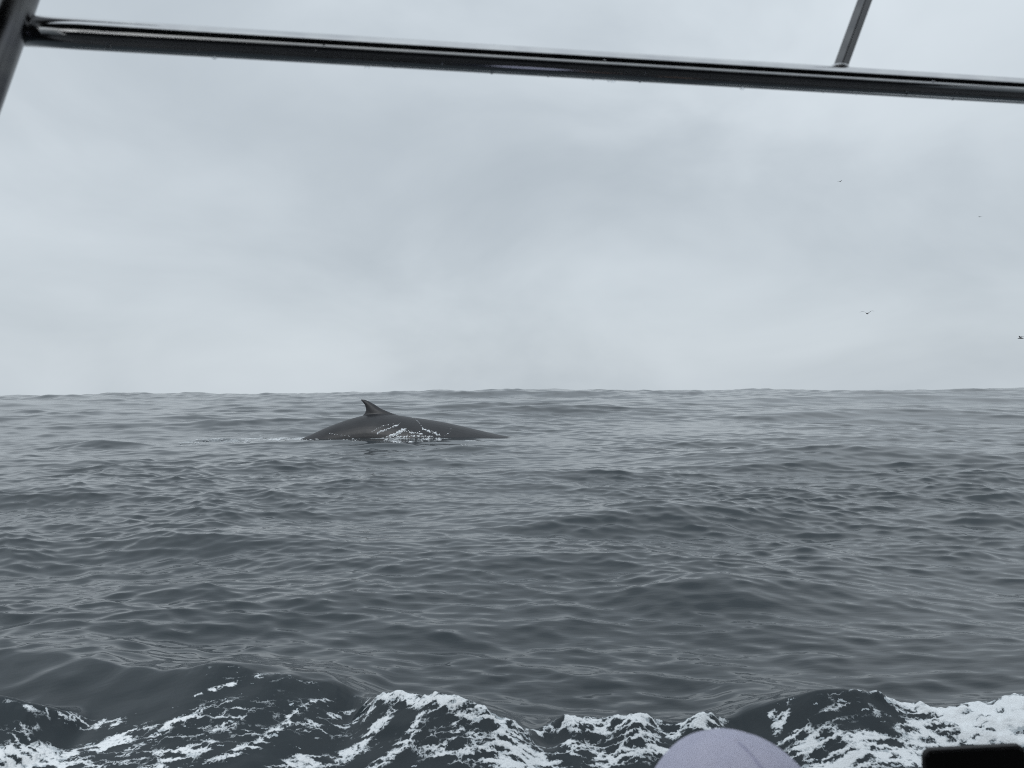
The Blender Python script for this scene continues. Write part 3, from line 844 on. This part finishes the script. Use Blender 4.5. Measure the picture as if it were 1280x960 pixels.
for dx, ln_ in ((-.032, .052), (-.011, .062), (.011, .06), (.032, .048)):
    k0 = P_(dx, bk * .022, -.05); k1 = P_(dx * 1.25, bk * .018, -.05 + ln_ * .6); k2 = P_(dx * 1.3, bk * .0135, -.05 + ln_)
    capsule(bm, k0, k1, .0088, .0082, 8); capsule(bm, k1, k2, .0082, .0072, 8)
capsule(bm, P_(-.028, bk * .02, -.082), P_(-.034, toCam * .008, -.05), .012, .010, 8); capsule(bm, P_(-.034, toCam * .008, -.05), P_(-.020, toCam * .0128, -.024), .0095, .008, 8)
wn = (wrp - el).normalized()
def pick(c):
    idx = np.zeros(len(c))
    z = c[:, 2] - bz
    idx[:] = 1                                                     # jacket
    fwd = (c - np.array(B)) @ np.array(F)
    idx[((z < .16) & (fwd > .02)) | (z < .02)] = 2
    idx[z < -.32] = 3
    idx[z > .625] = 0
    lat = (c - np.array(B)) @ np.array(Rt)
    idx[(fwd > .245) & (z > .13) & (z < .26) & (np.abs(lat - .14) < .08) & (z > .158)] = 0
    d = (c - np.array(wrp)) @ np.array(wn)
    near_h = np.linalg.norm(c - np.array(pc), axis=1) < .19
    idx[near_h & (c[:, 2] > wrp.z - .005)] = 0
    return idx
body = fuse('body', bm, .0055, [m_skin, m_jacket, m_trouser, m_shoe], 2, None, pick)
for v in (1,):
    body.data.transform(Matrix.Translation(-PI_)); body.parent = person
# hair at the nape under the cap
m_hair = noisy('hair', (.02, .014, .01), (.05, .035, .025), 60, (.4, .6), bump=.5, bscale=200)
bm = bmesh.new()
ellipsoid(bm, H_(0, -.022, -.005) - PI_, (.082, .088, .085), hd, 24)
for v in list(bm.verts):
    q = hd.inverted() @ (v.co + PI_ - hc)
    if q.y > .03 or q.z > .05: bm.verts.remove(v)
hair = bm_obj('hair', bm, m_hair, person)

# cap: a thing of its own, six panels with seams, button, peak
m_cap = noisy('cap_cotton', (.64, .635, .79), (.70, .69, .84), 40, (.8, .95), bump=.16, bscale=700)
cap = empty('cap', (hx, hy, hz - .115))
tag(cap, 'pale lavender cap with panel seams on the seated watcher', 'cap')
capR = Matrix.Rotation(R(19), 3, 'Z')
CW, CL, CH = .103, .114, .112
def crown(az, el):
    ce = math.cos(el) ** .92; se = math.sin(el)
    seam = abs(((az / (math.pi / 3)) + .5) % 1 - .5) * (math.pi / 3) * ce   # angular distance to the seam
    pinch = 1 - (.022 if math.cos(az) < -.9 else .006) * math.exp(-(seam / .022) ** 2) * (1 - (se ** 14)) - .004 * math.exp(-(seam / .22) ** 2)
    wob = 1 + .010 * math.sin(3 * az + 1.3) * ce + .006 * math.sin(7 * az + 4 * el)
    return Vector((CW * ce * math.sin(az) * pinch * wob, CL * ce * math.cos(az) * pinch * wob, CH * se * (1 - .010 * math.exp(-(seam / .05) ** 2) * ce)))
bm = bmesh.new()
NA, NE = 360, 40
rr_ = [[bm.verts.new(capR @ crown(2 * math.pi * i / NA, e)) for i in range(NA)] for e in np.linspace(-.02, math.pi / 2 - .03, NE)]
for k in range(NE - 1):
    for i in range(NA): bm.faces.new((rr_[k][i], rr_[k][(i + 1) % NA], rr_[k + 1][(i + 1) % NA], rr_[k + 1][i]))
bm.faces.new(rr_[-1])
bm_obj('crown', bm, m_cap, cap)
m_seam = noisy('cap_thread', (.48, .48, .62), (.52, .52, .67), 200, (.85, .95))
for s6, rad in ((3, .0010),):
    bm = bmesh.new()
    tube(bm, [capR @ (crown(s6 * math.pi / 3, e) * 1.005) for e in np.linspace(.02, 1.50, 28)], rad, 8)
    bm_obj('seam', bm, m_seam, cap)
bm = bmesh.new(); ellipsoid(bm, capR @ Vector((0, 0, CH * .997)), (.006, .006, .0016)); bm_obj('button', bm, m_cap, cap)
bm = bmesh.new()
pkt, pkb = [], []
for i in range(25):
    a = R(-62 + 124 * i / 24)
    inner = Vector((CW * .98 * math.sin(a), CL * .98 * math.cos(a), .004)); ext = .075 * math.cos(a * .92) ** .6
    row_t, row_b = [], []
    for s in np.linspace(0, 1, 7):
        p = inner + Vector((math.sin(a) * .4, math.cos(a), 0)) * ext * s + Vector((0, 0, -.10 * abs(math.sin(a)) ** 2 * .25 - .012 * s * s))
        row_t.append(bm.verts.new(capR @ p)); row_b.append(bm.verts.new(capR @ (p - Vector((0, 0, .003)))))
    pkt.append(row_t); pkb.append(row_b)
for i in range(24):
    for k in range(6):
        bm.faces.new((pkt[i][k], pkt[i][k + 1], pkt[i + 1][k + 1], pkt[i + 1][k])); bm.faces.new((pkb[i][k], pkb[i + 1][k], pkb[i + 1][k + 1], pkb[i][k + 1]))
    bm.faces.new((pkt[i][6], pkb[i][6], pkb[i + 1][6], pkt[i + 1][6]))
bm_obj('peak', bm, m_cap, cap)

# ------------------------------------------------------------------ phone
m_case = noisy('phone_case', (.006, .006, .007), (.009, .009, .010), 50, (.45, .6))
m_glass = noisy('phone_screen', (.002, .002, .002), (.003, .003, .003), 20, (.08, .14))
phone = empty('phone', pc)
tag(phone, 'black phone held sideways by the watcher beside the lavender cap', 'phone')
BAS = Matrix((pdir, pup, pnor * 1.0)).transposed()
def slab(w, h, t, r, z0):
    bm = bmesh.new()
    out = []
    for cx, cy_, a0 in ((w / 2 - r, h / 2 - r, 0), (-w / 2 + r, h / 2 - r, 90), (-w / 2 + r, -h / 2 + r, 180), (w / 2 - r, -h / 2 + r, 270)):
        for k in range(9):
            a = R(a0 + 90 * k / 8); out.append((cx + r * math.cos(a), cy_ + r * math.sin(a)))
    n = len(out); lay = []
    for s, z in ((.985, -t / 2), (1, -t / 2 + .0012), (1, t / 2 - .0012), (.985, t / 2)):
        lay.append([bm.verts.new(BAS @ Vector((x * s, y * s, z + z0))) for x, y in out])
    for a_, b_ in zip(lay[:-1], lay[1:]):
        for j in range(n): bm.faces.new((a_[j], a_[(j + 1) % n], b_[(j + 1) % n], b_[j]))
    bm.faces.new(lay[0][::-1]); bm.faces.new(lay[-1])
    return bm
bm_obj('case', slab(PW, PH, PT, .0125, 0), m_case, phone, False)
bm_obj('screen', slab(PW - .006, PH - .006, .0016, .010, toCam * (PT / 2 + .0002)), m_glass, phone, False)
bm_obj('camera_bump', slab(.032, .032, .003, .008, -toCam * (PT / 2 + .001)), m_case, phone, False).location = BAS @ Vector((-PW / 2 + .024, PH / 2 - .022, 0))

# ------------------------------------------------------------------ gulls
m_bird = noisy('hazed_plumage', (.22, .225, .23), (.30, .30, .31), 3, (.7, .9))  # grey lifted: distance haze is put into the plumage colour
m_bird_hazed = noisy('far_hazed_plumage', (.50, .51, .52), (.56, .57, .58), 3, (.7, .9))  # paler still, heavier haze painted into the farther birds
def seabird(px, py, D, span, yaw, flap, label, group):
    m_b = m_bird_hazed if D > 100 else m_bird
    c = at_y(px, py, D)
    o = empty('seabird', c, yaw); tag(o, label, 'bird', group)
    bm = bmesh.new()
    s = span / 1.2
    prof = [(-.26, .012), (-.20, .03), (-.10, .06), (.02, .07), (.12, .055), (.17, .036), (.21, .042), (.25, .034), (.28, .014), (.32, .005)]
    rg = [[bm.verts.new((x * s, r * s * math.cos(u), r * s * math.sin(u) + .01 * s)) for u in np.linspace(0, 2 * math.pi, 10, endpoint=False)] for x, r in prof]
    for a_, b_ in zip(rg[:-1], rg[1:]):
        for j in range(10): bm.faces.new((a_[j], b_[j], b_[(j + 1) % 10], a_[(j + 1) % 10]))
    bm.faces.new(rg[0]); bm.faces.new(rg[-1][::-1])
    bm_obj('body', bm, m_b, o)
    for sd_ in (-1, 1):
        bm = bmesh.new(); rows = []
        for t in np.linspace(0, 1, 9):
            y = sd_ * s * (.05 + .55 * t); ch = s * (.15 - .12 * t ** 1.6); x0 = s * (.10 + .06 * math.sin(t * math.pi) - .16 * t * t)
            z = s * (.03 + flap * math.sin(min(t * 1.9, 1.57)) - flap * .9 * max(0, t - .45) ** 1.2)
            rows.append([bm.verts.new((x0, y, z)), bm.verts.new((x0 - ch * .4, y, z + .014 * s)), bm.verts.new((x0 - ch, y, z)), bm.verts.new((x0 - ch * .4, y, z - .006 * s))])
        for a_, b_ in zip(rows[:-1], rows[1:]):
            for j in range(4): bm.faces.new((a_[j], a_[(j + 1) % 4], b_[(j + 1) % 4], b_[j]))
        bm.faces.new(rows[0]); bm.faces.new(rows[-1])
        bm_obj('wing', bm, m_b, o)
    return o
seabird(1084, 392, 70, 1.25, R(48), .22, 'dark seabird flying low above the horizon', 'seabirds low over the water')
seabird(1276.5, 423, 78, 1.25, R(130), .24, 'dark seabird flying low above the horizon', 'seabirds low over the water')
seabird(1050, 227, 130, 1.1, R(20), .16, 'tiny faint seabird high in the grey cloud', 'seabirds high in the cloud')
seabird(1225, 271, 160, 1.1, R(110), .10, 'tiny faint seabird high in the grey cloud', 'seabirds high in the cloud')
